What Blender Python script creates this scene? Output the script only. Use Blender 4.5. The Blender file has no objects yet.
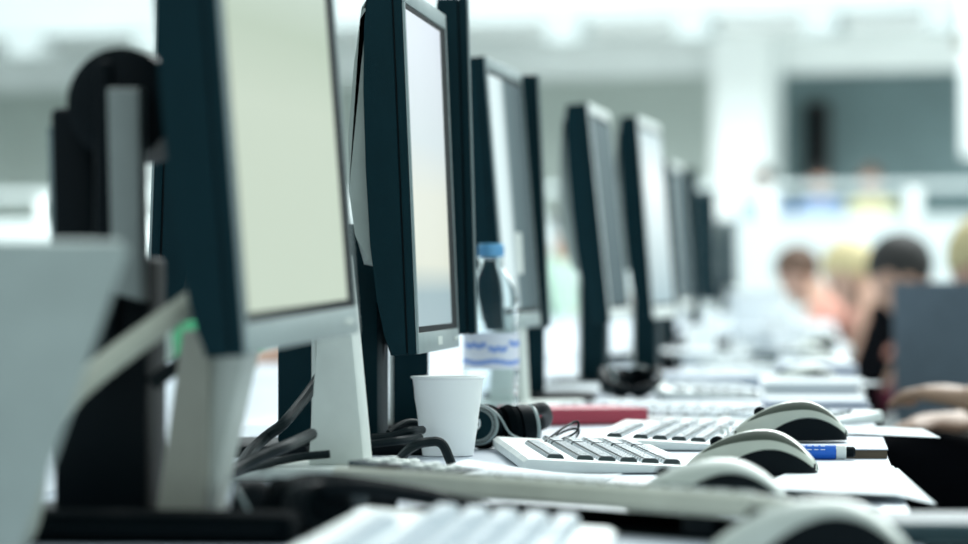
import bpy, bmesh, math, random
from mathutils import Vector, Matrix
import numpy as np
PI = math.pi
R = math.radians
random.seed(7)
sc = bpy.context.scene
COL = sc.collection

# ------------------------------------------------------------------ camera, world, lights, exposure
DESK = 0.733
CAMH = 0.90
FPX = 3630.0                        # 135 mm lens on a 36 mm sensor, 968 px wide
TH = R(5.24)                        # the camera looks a little to the left of the row's own direction
FWD = Vector((-math.sin(TH), math.cos(TH), 0))
RGT = Vector((math.cos(TH), math.sin(TH), 0))
CAM = Vector((0, 0, CAMH))
HOR = 282.0
cam_data = bpy.data.cameras.new('camera')
cam = bpy.data.objects.new('camera', cam_data)
COL.objects.link(cam)
cam.location = CAM
cam.rotation_euler = (PI / 2 + math.atan(10 / FPX), 0, TH)
cam_data.lens = 135
cam_data.sensor_width = 36
cam_data.clip_start = 0.05
cam_data.clip_end = 200
cam_data.dof.use_dof = True
cam_data.dof.focus_distance = 3.33
cam_data.dof.aperture_fstop = 4.8
cam_data.dof.aperture_blades = 9
sc.camera = cam

world = bpy.data.worlds.new('world')
sc.world = world
world.use_nodes = True
bg = world.node_tree.nodes['Background']
bg.inputs['Color'].default_value = (0.80, 0.96, 1.0, 1)
bg.inputs['Strength'].default_value = 0.70


def area(name, loc, size, power, color, target):
    d = bpy.data.lights.new(name, 'AREA')
    d.shape = 'RECTANGLE'
    d.size, d.size_y = size
    d.energy = power
    d.color = color
    o = bpy.data.objects.new(name, d)
    COL.objects.link(o)
    o.location = loc
    o.rotation_euler = (Vector(target) - Vector(loc)).to_track_quat('-Z', 'Y').to_euler()
    return o


area('skylight', (1.5, 12, 8.0), (7, 12), 1500, (0.93, 1.0, 0.99), (-0.3, 5, 0.7))
area('hall_fill_light', (-2.5, 21, 6.5), (10, 4), 1500, (0.95, 1.0, 1.0), (-3.2, 33, 1.6))  # unseen fill lamp added to brighten the column and far wall

area('soffit_fill_light', tuple(CAM + RGT * 0 + FWD * 30.6 + Vector((0, 0, 0.30))), (16, 0.35), 150, (0.95, 1.0, 0.98), tuple(CAM + FWD * 33.2 + Vector((0, 0, 2.6)))).rotation_euler.rotate_axis('Z', 0)  # lamp added out of sight behind the parapet to brighten soffit and wall
sc.view_settings.view_transform = 'Standard'
sc.view_settings.look = 'None'
sc.view_settings.gamma = 1
sc.view_settings.use_curve_mapping = False
sc.view_settings.exposure = 0.27


def W(px, py, k):
    """world point seen at pixel (px, py) with k pixels per metre"""
    return CAM + FWD * (FPX / k) + RGT * ((px - 484) / k) + Vector((0, 0, (HOR - py) / k))


def G(px, py, z=DESK):
    """world point on the horizontal plane z"""
    k = (py - HOR) / (CAMH - z)
    p = W(px, py, k)
    p.z = z
    return p


# ------------------------------------------------------------------ materials
MATS = {}


def mat(name, rgb, rough=0.5, metal=0.0, var=0.06, scale=30.0, spec=0.5, bump=0.0, trans=0.0, ior=1.45, emit=None, estr=1.0, coat=0.0):
    m = bpy.data.materials.new(name)
    m.use_nodes = True
    nt = m.node_tree
    b = nt.nodes['Principled BSDF']
    b.inputs['Roughness'].default_value = rough
    b.inputs['Metallic'].default_value = metal
    b.inputs['Specular IOR Level'].default_value = spec
    b.inputs['IOR'].default_value = ior
    b.inputs['Transmission Weight'].default_value = trans
    b.inputs['Coat Weight'].default_value = coat
    tc = nt.nodes.new('ShaderNodeTexCoord')
    n = nt.nodes.new('ShaderNodeTexNoise')
    n.inputs['Scale'].default_value = scale
    n.inputs['Detail'].default_value = 4
    nt.links.new(tc.outputs['Object'], n.inputs['Vector'])
    r = nt.nodes.new('ShaderNodeValToRGB')
    r.color_ramp.elements[0].position = 0.3
    r.color_ramp.elements[1].position = 0.7
    r.color_ramp.elements[0].color = (*[c * (1 - var) for c in rgb], 1)
    r.color_ramp.elements[1].color = (*[min(1, c * (1 + var)) for c in rgb], 1)
    nt.links.new(n.outputs['Fac'], r.inputs['Fac'])
    nt.links.new(r.outputs['Color'], b.inputs['Base Color'])
    if bump:
        bn = nt.nodes.new('ShaderNodeBump')
        bn.inputs['Strength'].default_value = bump
        bn.inputs['Distance'].default_value = 0.002
        n2 = nt.nodes.new('ShaderNodeTexNoise')
        n2.inputs['Scale'].default_value = 900
        nt.links.new(tc.outputs['Object'], n2.inputs['Vector'])
        nt.links.new(n2.outputs['Fac'], bn.inputs['Height'])
        nt.links.new(bn.outputs['Normal'], b.inputs['Normal'])
    if emit:
        b.inputs['Emission Color'].default_value = (*emit, 1)
        b.inputs['Emission Strength'].default_value = estr
    MATS[name] = m
    return m


def screen_mat(name, stops, axis, strength, gloss=0.12):
    """a lit screen: page content, on some panels painted reflections, as a soft ramp along the panel's own axis (0..1 generated)"""
    m = bpy.data.materials.new(name)
    m.use_nodes = True
    nt = m.node_tree
    b = nt.nodes['Principled BSDF']
    b.inputs['Base Color'].default_value = (0.02, 0.025, 0.03, 1)
    b.inputs['Roughness'].default_value = gloss
    b.inputs['Specular IOR Level'].default_value = 0.12
    tc = nt.nodes.new('ShaderNodeTexCoord')
    sp = nt.nodes.new('ShaderNodeSeparateXYZ')
    nt.links.new(tc.outputs['Generated'], sp.inputs['Vector'])
    r = nt.nodes.new('ShaderNodeValToRGB')
    els = r.color_ramp.elements
    els[0].position, els[0].color = stops[0][0], (*stops[0][1], 1)
    els[1].position, els[1].color = stops[-1][0], (*stops[-1][1], 1)
    for p, c in stops[1:-1]:
        e = els.new(p)
        e.color = (*c, 1)
    nt.links.new(sp.outputs[axis], r.inputs['Fac'])
    nt.links.new(r.outputs['Color'], b.inputs['Emission Color'])
    b.inputs['Emission Strength'].default_value = strength
    MATS[name] = m
    return m


CASE = mat('dark_teal_casing', (0.002, 0.020, 0.027), 0.55, bump=0.25, spec=0.12)
BLACK = mat('black_plastic', (0.001, 0.004, 0.006), 0.5, spec=0.12)
SOFTBLACK = mat('black_foam', (0.001, 0.003, 0.004), 0.9, spec=0.05, bump=0.3)
SILVER = mat('silver_plastic', (0.27, 0.33, 0.33), 0.38, spec=0.5)
PALE = mat('pale_grey_plastic', (0.62, 0.66, 0.62), 0.45)
TAN = mat('warm_grey_plastic', (0.34, 0.34, 0.29), 0.5)
WHITE = mat('white_plastic', (0.80, 0.83, 0.80), 0.35)
GREYBACK = mat('grey_back_shell', (0.36, 0.41, 0.385), 0.4)
MIDGREY = mat('mid_grey_plastic', (0.22, 0.25, 0.24), 0.5)
INNER = mat('screen_border', (0.003, 0.007, 0.009), 0.6, spec=0.08)
DESKM = mat('desk_laminate', (0.56, 0.61, 0.68), 0.32, scale=6, var=0.03)
EDGEM = mat('desk_edge_band', (0.52, 0.55, 0.62), 0.5)
STEEL = mat('table_leg_steel', (0.25, 0.28, 0.29), 0.4, 0.6)
KEYDARK = mat('charcoal_keycap', (0.012, 0.030, 0.032), 0.34, spec=0.7)
KEYTOP = mat('pale_key_top', (0.62, 0.68, 0.72), 0.3, spec=0.6)
KEYPALE = mat('pale_keycap', (0.50, 0.58, 0.64), 0.4)
KBWHITE = mat('white_keyboard_case', (0.78, 0.82, 0.80), 0.35)
KBBEIGE = mat('beige_keyboard_case', (0.50, 0.51, 0.43), 0.42)
MOUSESH = mat('silver_mouse_shell', (0.47, 0.50, 0.43), 0.28, 0.15)
MOUSEST = mat('olive_grey_mouse_stripe', (0.060, 0.072, 0.056), 0.6, spec=0.1)
MOUSEPA = mat('pale_mouse_shell', (0.52, 0.56, 0.51), 0.3)
PAPER = mat('white_paper', (0.76, 0.80, 0.82), 0.8, scale=8, var=0.02)
PAPERL = mat('lavender_paper', (0.68, 0.71, 0.80), 0.8, scale=8, var=0.02)
CUPM = mat('white_cup_plastic', (0.96, 0.97, 0.96), 0.35, var=0.01)
CABLE = mat('black_cable_rubber', (0.003, 0.009, 0.011), 0.45, spec=0.2)
CABLEW = mat('pale_cable_rubber', (0.45, 0.46, 0.38), 0.5)
REDM = mat('dusty_red_cover', (0.42, 0.05, 0.08), 0.5)
BLUECAP = mat('blue_bottle_cap', (0.20, 0.52, 0.82), 0.35)
PET = mat('clear_bottle_plastic', (0.93, 0.98, 1.0), 0.04, trans=1.0, ior=1.15, var=0.01)
LABELW = mat('white_bottle_label', (0.82, 0.84, 0.92), 0.45)
LABELB = mat('blue_label_print', (0.22, 0.36, 0.76), 0.5)
MARKB = mat('blue_marker_barrel', (0.01, 0.13, 0.60), 0.35)
BROWN = mat('brown_page_edge', (0.12, 0.09, 0.06), 0.8)
GREYCOV = mat('grey_notebook_cover', (0.42, 0.47, 0.54), 0.5)
FLOORM = mat('hall_floor', (0.40, 0.44, 0.44), 0.35, scale=3, var=0.1)
WALLW = mat('white_wall_paint', (0.78, 0.83, 0.82), 0.7, scale=2, var=0.02)
FASC = mat('pale_facade_paint', (0.50, 0.56, 0.56), 0.8, scale=2, var=0.02)
WALLG = mat('grey_green_wall_paint', (0.55, 0.62, 0.58), 0.8, scale=2, var=0.05)
WALLD = mat('shaded_wall_colour', (0.17, 0.25, 0.26), 0.8, scale=2, var=0.08)  # darker copy of the back wall colour, imitating light falling off
BEAMG = mat('pale_beam_paint', (0.75, 0.80, 0.79), 0.8, scale=2, var=0.03)
SKIN = mat('skin', (0.50, 0.30, 0.22), 0.5)
SKINT = mat('tanned_skin', (0.40, 0.25, 0.17), 0.5)
HAIRD = mat('dark_hair', (0.015, 0.014, 0.013), 0.6)
HAIRB = mat('fair_hair', (0.55, 0.46, 0.25), 0.6)
HAIRR = mat('brown_hair', (0.10, 0.055, 0.035), 0.6)
TEAL = mat('dark_teal_cover', (0.02, 0.055, 0.065), 0.5)
TROUS = mat('black_trousers', (0.0015, 0.002, 0.003), 0.9, spec=0.05)
EYEM = mat('eye', (0.03, 0.02, 0.02), 0.2)
SPKM = mat('dark_brown_box_paint', (0.030, 0.026, 0.024), 0.6)
CHAIRM = mat('slate_chair_fabric', (0.10, 0.13, 0.16), 0.85)
SCR1 = screen_mat('cream_page_on_screen', [(0.0, (0.60, 0.70, 0.56)), (0.45, (0.58, 0.67, 0.53)), (0.62, (0.46, 0.56, 0.42)), (1.0, (0.62, 0.74, 0.70))], 'Z', 0.72, 0.45)
SCR2 = screen_mat('pale_reflection_on_screen', [(0.0, (0.42, 0.56, 0.60)), (0.10, (0.36, 0.50, 0.54)), (0.20, (0.84, 0.86, 0.72)), (0.42, (0.86, 0.88, 0.76)), (0.6, (0.75, 0.84, 0.86)), (1.0, (0.80, 0.86, 0.95))], 'Z', 0.66, 0.3)  # ramp paints the reflections on the glass as glowing colour
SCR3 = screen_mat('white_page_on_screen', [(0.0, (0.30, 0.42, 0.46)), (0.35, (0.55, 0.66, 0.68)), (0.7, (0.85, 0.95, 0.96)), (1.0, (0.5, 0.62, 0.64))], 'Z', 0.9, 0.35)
SCRD = screen_mat('dim_screen', [(0.0, (0.04, 0.08, 0.09)), (0.5, (0.07, 0.12, 0.13)), (1.0, (0.10, 0.16, 0.17))], 'Z', 0.8, 0.65)
SCR4 = screen_mat('half_white_reflection_on_screen', [(0.0, (0.70, 0.85, 0.86)), (0.30, (0.60, 0.74, 0.75)), (0.45, (0.06, 0.11, 0.12)), (1.0, (0.02, 0.045, 0.05))], 'Y', 0.9, 0.65)  # bright near side and dark far side are a painted reflection


# ------------------------------------------------------------------ mesh helpers
def obj(name, bm, m, parent=None, smooth=True, loc=None, rotz=None):
    me = bpy.data.meshes.new(name)
    bmesh.ops.recalc_face_normals(bm, faces=bm.faces[:])
    bm.to_mesh(me)
    bm.free()
    ms = m if isinstance(m, (list, tuple)) else [m]
    for x in ms:
        me.materials.append(x)
    if smooth:
        me.shade_smooth()
        me.set_sharp_from_angle(angle=R(35))
    o = bpy.data.objects.new(name, me)
    COL.objects.link(o)
    if parent:
        o.parent = parent
    if loc is not None:
        o.location = loc
    if rotz is not None:
        o.rotation_euler = (0, 0, rotz)
    return o


def tag(o, label, cat, group=None, kind=None):
    if label:
        o['label'] = label
    if cat:
        o['category'] = cat
    if group:
        o['group'] = group
    if kind:
        o['kind'] = kind
    return o


def thing(name, label, cat, loc=(0, 0, 0), rotz=0, group=None):
    o = bpy.data.objects.new(name, None)
    o.empty_display_size = 0.05
    COL.objects.link(o)
    o.location = loc
    o.rotation_euler = (0, 0, rotz)
    return tag(o, label, cat, group)


def dup(root, loc, rotz=0, label=None, group=None):
    r = root.copy()
    COL.objects.link(r)
    r.location = loc
    r.rotation_euler = (0, 0, rotz)
    if label:
        r['label'] = label
    if group:
        r['group'] = group
    for ch in list(root.children):
        c = ch.copy()
        COL.objects.link(c)
        c.parent = r
        for g in list(ch.children):
            d = g.copy()
            COL.objects.link(d)
            d.parent = c
    return r


def struct(name, bm, m, loc=None, rotz=None):
    o = obj(name, bm, m, None, False, loc, rotz)
    o['kind'] = 'structure'
    return o


def box(bm, x0, x1, y0, y1, z0, z1, bev=0.0, seg=2, M=None):
    r = bmesh.ops.create_cube(bm, size=1)
    vs = r['verts']
    for v in vs:
        v.co = Vector(((x0 + x1) / 2 + v.co.x * (x1 - x0), (y0 + y1) / 2 + v.co.y * (y1 - y0), (z0 + z1) / 2 + v.co.z * (z1 - z0)))
    if bev:
        es = list({e for v in vs for e in v.link_edges})
        rr = bmesh.ops.bevel(bm, geom=es, offset=bev, segments=seg, affect='EDGES', profile=0.5)
        vs = list({v for f in rr['faces'] for v in f.verts} | {v for v in vs if v.is_valid})
    if M is not None:
        for v in vs:
            v.co = M @ v.co
    return vs


def prism(bm, prof, y0, y1, M=None, bev=0.0, axis='y'):
    """profile of (x, z) points extruded along y"""
    a = [bm.verts.new((x, y0, z)) for x, z in prof]
    b = [bm.verts.new((x, y1, z)) for x, z in prof]
    n = len(prof)
    fa = bm.faces.new(a)
    fb = bm.faces.new(list(reversed(b)))
    for i in range(n):
        bm.faces.new((a[i], b[i], b[(i + 1) % n], a[(i + 1) % n]))
    vs = a + b
    if bev:
        es = list(set(fa.edges) | set(fb.edges))
        rr = bmesh.ops.bevel(bm, geom=es, offset=bev, segments=2, affect='EDGES', profile=0.5)
        vs = list({v for f in rr['faces'] for v in f.verts} | {v for v in vs if v.is_valid})
    if M is not None:
        for v in vs:
            v.co = M @ v.co
    return vs


def lathe(bm, prof, n=40, M=None, cap0=True, cap1=True):
    rings = []
    for r, z in prof:
        rings.append([bm.verts.new((r * math.cos(2 * PI * i / n), r * math.sin(2 * PI * i / n), z)) for i in range(n)])
    for a, b in zip(rings, rings[1:]):
        for i in range(n):
            bm.faces.new((a[i], a[(i + 1) % n], b[(i + 1) % n], b[i]))
    if cap0:
        bm.faces.new(list(reversed(rings[0])))
    if cap1:
        bm.faces.new(rings[-1])
    if M is not None:
        for rg in rings:
            for v in rg:
                v.co = M @ v.co
    return rings


def catmull(pts, n=10):
    pts = [Vector(p) for p in pts]
    P = [pts[0] * 2 - pts[1]] + pts + [pts[-1] * 2 - pts[-2]]
    out = []
    for i in range(1, len(P) - 2):
        for j in range(n):
            t = j / n
            a, b, c, d = P[i - 1], P[i], P[i + 1], P[i + 2]
            out.append(0.5 * ((2 * b) + (c - a) * t + (2 * a - 5 * b + 4 * c - d) * t * t + (3 * b - a - 3 * c + d) * t ** 3))
    out.append(pts[-1])
    return out


def tube(bm, pts, r, n=10, smooth=8, flat=1.0):
    P = catmull(pts, smooth) if smooth else [Vector(p) for p in pts]
    rings = []
    up = Vector((0, 0, 1))
    for i, p in enumerate(P):
        t = (P[min(i + 1, len(P) - 1)] - P[max(i - 1, 0)]).normalized()
        s = t.cross(up)
        if s.length < 1e-3:
            s = t.cross(Vector((1, 0, 0)))
        s.normalize()
        u = s.cross(t).normalized()
        rr = r[i * (len(r) - 1) // max(1, len(P) - 1)] if isinstance(r, (list, tuple)) else r
        rings.append([bm.verts.new(p + s * (rr * math.cos(2 * PI * j / n)) + u * (rr * flat * math.sin(2 * PI * j / n))) for j in range(n)])
    for a, b in zip(rings, rings[1:]):
        for j in range(n):
            bm.faces.new((a[j], a[(j + 1) % n], b[(j + 1) % n], b[j]))
    bm.faces.new(list(reversed(rings[0])))
    bm.faces.new(rings[-1])


def ellipsoid(bm, c, rad, M=None, u=16, v=12):
    r = bmesh.ops.create_uvsphere(bm, u_segments=u, v_segments=v, radius=1)
    for q in r['verts']:
        q.co = Vector((q.co.x * rad[0], q.co.y * rad[1], q.co.z * rad[2]))
        if M is not None:
            q.co = M @ q.co
        q.co += Vector(c)
    return r['verts']


NB = bmesh.new


def align(p, d):
    return Matrix.Translation(Vector(p)) @ Vector(d).normalized().to_track_quat('Z', 'Y').to_matrix().to_4x4()


# ------------------------------------------------------------------ the hall
bm = NB(); box(bm, -11.5, 5.5, -5, 42, -0.1, 0)
struct('floor', bm, FLOORM)
bm = NB(); box(bm, -11.7, -11.5, -5, 42, 0, 6)
struct('wall_left', bm, WALLW)
bm = NB(); box(bm, 5.5, 5.7, -5, 42, 0, 6)
struct('wall_right', bm, WALLW)

# the far end of the hall stands a little askew; its own frame: e along the wall (to the right), n away from the camera
A2 = Vector((-4.4, 33.0)); B2 = Vector((3.93, 29.5))
e2 = (B2 - A2).normalized()
n2 = Vector((-e2.y, e2.x))
MID2 = (A2 + B2) / 2
ORG = CAM + RGT * MID2.x + FWD * MID2.y
ORG.z = 0
E3 = RGT * e2.x + FWD * e2.y
ROTB = math.atan2(E3.y, E3.x)


def bu(px, off=0.0):
    """coordinate along the far wall (metres from ORG) seen at pixel column px at 'off' metres behind the fascia"""
    s = (px - 484) / FPX
    o = MID2 + n2 * off
    # (o.x + t*e.x) = s*(o.y + t*e.y)
    return (s * o.y - o.x) / (e2.x - s * e2.y)


def bbox_struct(name, px0, px1, o0, o1, z0, z1, m, ref=None, bev=0):
    ref = o0 if ref is None else ref
    b = NB()
    box(b, bu(px0, ref), bu(px1, ref), o0, o1, z0, z1, bev)
    return struct(name, b, m, ORG, ROTB)


bbox_struct('wall_back', -330, 712, 4.5, 4.7, 0, 3.13, WALLG)
bbox_struct('wall_back.001', 768, 1260, 4.5, 4.7, 0, 3.13, WALLD)
bbox_struct('trim_1', -330, 1260, 3.0, 3.35, 2.82, 3.13, BEAMG)           # lower beam under the gallery
bbox_struct('ceiling', -330, 1260, 0.35, 4.7, 3.13, 3.25, WALLW)          # gallery soffit
bbox_struct('trim_2', -330, 1260, 0.0, 0.35, 3.13, 5.0, FASC)            # gallery fascia
bbox_struct('trim_3', 712, 768, 2.6, 3.0, 0, 3.13, WALLW)                 # white column
bbox_struct('trim_4', 128, 166, 2.6, 3.0, 0, 3.13, WALLW)
for i, px in enumerate((20, 150, 285, 420, 560, 690, 818, 940)):
    b = NB(); box(b, bu(px - 17), bu(px + 17), 0.02, 0.34, 2.95, 3.129, 0.03)
    struct('trim_%d' % (5 + i), b, FASC, ORG, ROTB)
# parapet in front
bbox_struct('wall_parapet', -330, 1260, -1.1, -0.95, 0, 1.42, FASC)
b = NB(); box(b, bu(-330, -1), bu(1260, -1), -0.8, 1.6, 0, 0.14)
struct('floor_platform', b, FLOORM, ORG, ROTB)
rail = thing('handrail', 'pale handrail on short posts along the top of the white parapet', 'railing', ORG, ROTB)
b = NB(); box(b, bu(-330, -1), bu(1260, -1), -1.07, -0.98, 1.63, 1.69, 0.015)
obj('top_rail', b, FASC, rail)
for px in (-60, 48, 200, 345, 490, 640, 770, 915, 1050):
    b = NB(); box(b, bu(px - 7, -1), bu(px + 7, -1), -1.05, -1.0, 1.42, 1.632, 0.01)
    obj('post', b, WALLW, rail)

spk = thing('wall_loudspeaker', 'tall narrow dark brown box on the far grey wall right of the white column', 'loudspeaker', ORG, ROTB)
b = NB(); box(b, bu(806, 4.4), bu(828, 4.4), 4.3, 4.5, 1.75, 2.62, 0.02)
obj('cabinet', b, SPKM, spk)
b = NB(); box(b, bu(808, 4.4), bu(826, 4.4), 4.285, 4.301, 1.80, 2.57, 0.004)
obj('grille', b, BLACK, spk)
ban = thing('hanging_banner', 'white banner hanging at the far right edge of the hall', 'banner', ORG, ROTB)
b = NB(); box(b, bu(962, -0.3), bu(1010, -0.3), -0.32, -0.29, 1.9, 3.7, 0.01)
obj('cloth', b, WALLW, ban)
b = NB(); box(b, bu(957, -0.3), bu(968, -0.3), -0.36, 0.0, 2.78, 2.86, 0.01)
obj('bracket', b, BROWN, ban)

# ------------------------------------------------------------------ tables
DX1 = 0.068
TW = 0.678


def make_table():
    t = thing('table', '', 'table')
    b = NB(); box(b, -TW / 2, TW / 2, -0.798, 0.798, DESK - 0.024, DESK, 0.002)
    obj('tabletop', b, DESKM, t)
    for sx in (-1, 1):
        for sy in (-1, 1):
            b = NB(); box(b, sx * 0.29 - 0.02, sx * 0.29 + 0.02, sy * 0.74 - 0.02, sy * 0.74 + 0.02, 0, DESK - 0.0245, 0.004)
            obj('leg', b, STEEL, t)
    return t


tab0 = make_table()
ORD = ['nearest', 'second', 'third', 'fourth', 'fifth', 'sixth', 'seventh', 'eighth', 'ninth', 'tenth', 'eleventh', 'twelfth', 'thirteenth', 'fourteenth']
first = True
for side, x in (('right', DX1 - TW / 2), ('left', DX1 - TW * 1.5 - 0.003)):
    for i in range(11):
        lab = '%s pale laminate table from the camera in the %s of the two joined rows' % (ORD[i], side + '-hand row')
        lab = '%s pale laminate table from the camera in the %s-hand table row' % (ORD[i], side)
        loc = (x, 1.80 + 1.6 * i, 0)
        if first:
            tab0.location = loc; tab0['label'] = lab; tab0['group'] = 'tables in two joined rows'; first = False
        else:
            dup(tab0, loc, 0, lab, 'tables in two joined rows')

# ------------------------------------------------------------------ monitors
def monitor(label, near, Wd=0.37, H=0.345, zb=0.092, yaw=0.0, tilt=2.4, roll=0.0, th=0.042, screen=None, stand='column', standx=-0.072,
            casing=CASE, back=GREYBACK, bezel=SILVER, facing=1, neckw=0.040, logo=False, ntop=None, farb=0.0, basex=(-0.07, 0.09), group='monitors along the desk', dz=0.0, center=None):
    """near = (px, k): where the front plane's near bottom corner stands; facing 1 = screen to the right-hand users"""
    zb += 0.007
    if center is None:
        p = W(near[0], HOR, near[1])
        rz = R(yaw)
        c = Vector((p.x, p.y, 0)) + Matrix.Rotation(rz, 3, 'Z') @ Vector((0, Wd / 2, 0))
    else:
        c = Vector((center[0], center[1], 0)); rz = R(yaw)
    t = thing('monitor', label, 'monitor', (c.x, c.y, DESK + dz), rz, group)
    T = Matrix.Translation((0, -Wd / 2, zb)) @ Matrix.Rotation(R(roll), 4, 'X') @ Matrix.Rotation(R(-tilt), 4, 'Y')
    # rear casing: curved back profile, seam before the front frame
    prof = [(-0.0105, 0.0), (-0.0105, H)]
    for f, g in ((1.0, 0.80), (0.9, 0.90), (0.72, 0.98), (0.5, 1.0), (0.3, 0.97), (0.15, 0.87), (0.05, 0.73), (0.0, 0.62)):
        prof.append((-th * g, H * f))
    b = NB(); prism(b, prof, 0.0, Wd, T, 0.003)
    cs = obj('casing', b, casing, t)
    b = NB(); box(b, -0.0115, -0.0095, 0.002, Wd - 0.002, 0.002, H - 0.002, M=T)
    obj('seam', b, BLACK, cs)
    # front frame: dark side wall and silver face
    b = NB(); box(b, -0.0095, -0.0015, 0.0, Wd, 0.0, H, 0.0012, M=T)
    fr = obj('front_frame', b, casing, t)
    bw, tb, cb = 0.014, 0.016, 0.020
    b = NB()
    box(b, -0.0015, 0.0012, 0.0005, Wd - 0.0005, H - tb, H - 0.0005, 0.0006, M=T)
    box(b, -0.0015, 0.0012, 0.0005, Wd - 0.0005, 0.0005, cb, 0.0006, M=T)
    box(b, -0.0015, 0.0012, 0.0005, 0.005, cb, H - tb, 0.0006, M=T)
    box(b, -0.0015, 0.0012, Wd - 0.005, Wd - 0.0005, cb, H - tb, 0.0006, M=T)
    obj('bezel', b, bezel, t)
    b = NB(); box(b, -0.0014, 0.0002, 0.0055, Wd - 0.0055, cb + 0.0005, H - tb - 0.0005, M=T)
    obj('screen_border', b, INNER, t)
    b = NB(); box(b, 0.0002, 0.0006, bw, Wd - bw - farb, cb + 0.006, H - tb - 0.006, M=T)
    obj('screen', b, screen or SCRD, t, smooth=False)
    if logo:
        b = NB(); box(b, 0.0012, 0.0017, Wd * 0.5 - 0.02, Wd * 0.5 + 0.02, 0.006, 0.0145, M=T)
        obj('badge', b, PALE, t)
    for q in range(3):
        b = NB(); box(b, 0.0012, 0.0022, Wd * 0.86 + q * 0.012, Wd * 0.86 + q * 0.012 + 0.008, 0.008, 0.012, 0.0003, M=T)
        obj('button', b, PALE, t)
    # bulging back shell
    if back:
        b = NB()
        pr = [(-th * 0.9, H * 0.24), (-th * 0.9, H * 0.97), (-th * 1.02, H * 0.95), (-th * 1.22, H * 0.8), (-th * 1.42, H * 0.6), (-th * 1.46, H * 0.45), (-th * 1.36, H * 0.33), (-th * 1.2, H * 0.25)]
        prism(b, pr, Wd * 0.05, Wd * 0.95, T, 0.006)
        bk = obj('back_shell', b, back, t)
        b = NB()
        for i in range(7 if facing > 0 else 0):
            z = H * (0.5 + 0.035 * i)
            box(b, -th * 1.47, -th * 1.30, Wd * 0.3, Wd * 0.7, z, z + 0.003, M=T)
        if facing > 0:
            obj('vent', b, BLACK, bk)
    top = ntop or zb + H * 0.36
    if stand == 'column':
        b = NB(); box(b, standx - neckw / 2, standx + neckw / 2, -0.045, 0.045, 0.011, top, 0.003)
        nk = obj('neck', b, CASE, t)
        b = NB(); box(b, standx - neckw / 2 - 0.0035, standx - neckw / 2 + 0.001, -0.046, 0.046, 0.011, top - 0.01, 0.001)
        obj('neck_trim', b, PALE, nk)
        b = NB(); box(b, standx + basex[0], standx + basex[1], -0.10, 0.10, 0, 0.0112, 0.004)
        obj('base', b, BLACK, t)
        b = NB(); box(b, standx - 0.008, -th * 0.6 - 0.5 * R(tilt) * 0.1, -0.035, 0.035, top - 0.06, top - 0.002, 0.003)
        obj('hinge', b, BLACK, t)
    elif stand == 'wedge':
        b = NB()
        pr = [(standx - 0.024, 0.011), (standx + 0.024, 0.011), (standx + 0.012, top), (standx - 0.007, top)]
        prism(b, pr, -0.03, 0.03, None, 0.002)
        obj('neck', b, PALE, t)
        b = NB(); box(b, standx - 0.06, standx + 0.09, -0.09, 0.09, 0, 0.0112, 0.004)
        obj('base', b, PALE, t)
        b = NB(); box(b, standx - 0.004, -th * 0.6, -0.035, 0.035, top - 0.05, top - 0.002, 0.003)
        obj('hinge', b, BLACK, t)
    elif stand == 'slant':
        b = NB()
        pr = [(standx - 0.034, 0.011), (standx - 0.0185, 0.011), (standx + 0.013, top), (standx - 0.014, top)]
        prism(b, pr, -0.06, -0.012, None, 0.001)
        obj('neck', b, PALE, t)
        b = NB()
        pr = [(standx - 0.051, 0.011), (standx - 0.0187, 0.011), (standx - 0.015, top * 0.9), (standx - 0.033, top * 0.9)]
        prism(b, pr, -0.075, -0.0605, None, 0.001)
        obj('neck_cover', b, TAN, t)
        b = NB(); box(b, standx - 0.055, standx + 0.025, -0.065, 0.09, 0, 0.0112, 0.004)
        obj('base', b, BLACK, t)
    return t


m1 = monitor('nearest black monitor with a cream screen and silver chin, blurred, on a pale slanted stand', (246, 1600), 0.395, 0.345, 0.114, -3.0, 4.2, 1.2, screen=SCR1, farb=0.022, stand='slant', ntop=0.15, standx=-0.036, back=None)
m2 = monitor('in-focus dark monitor with silver frame and badge standing behind the white cup', (418, 1068), 0.385, 0.347, 0.092, 0, 2.4, 0, screen=SCR2, stand='column', standx=-0.076, logo=True, farb=0.05, basex=(-0.026, 0.09))  # wide dark far border imitates a dark reflection on the glass
m2b = monitor('dark monitor seen edge-on just beyond the in-focus one, before the water bottle', (477, 948), 0.37, 0.355, 0.105, 6.5, 1.6, 0, th=0.040, screen=SCRD, stand='column', standx=-0.07)
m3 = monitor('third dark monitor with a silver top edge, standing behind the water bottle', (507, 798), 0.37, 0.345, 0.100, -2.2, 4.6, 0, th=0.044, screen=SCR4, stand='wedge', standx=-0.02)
m3b = monitor('dark monitor seen edge-on directly beyond the one behind the bottle', (550, 735), 0.37, 0.345, 0.098, 5.0, 2.6, 0, th=0.045, screen=SCRD, standx=-0.025)
m5 = monitor('leaning dark monitor with a top corner whitened as glare, middle of the row', (611, 640), 0.37, 0.345, 0.098, -1.8, 6.0, 0, th=0.044, bezel=WHITE, screen=SCRD, standx=-0.042)  # white bezels here and farther down paint glare onto silver frames
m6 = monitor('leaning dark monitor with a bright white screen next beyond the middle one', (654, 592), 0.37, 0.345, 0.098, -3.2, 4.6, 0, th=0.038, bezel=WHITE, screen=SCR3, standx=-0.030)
m7 = monitor('far monitor with a dim grey screen and top edge whitened as a glint', (680, 430), 0.37, 0.345, 0.098, -2.4, 4, 0, th=0.05, bezel=WHITE, screen=SCRD)
m7b = monitor('dark monitor seen edge-on right beyond the dim grey one', (701, 402), 0.37, 0.345, 0.098, 5.0, 2, 0, th=0.045, screen=SCRD)
m8 = monitor('second farthest dark monitor in the row', (719, 326), 0.37, 0.345, 0.098, 3.0, 2, 0, th=0.068, bezel=WHITE, screen=SCRD)
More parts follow.
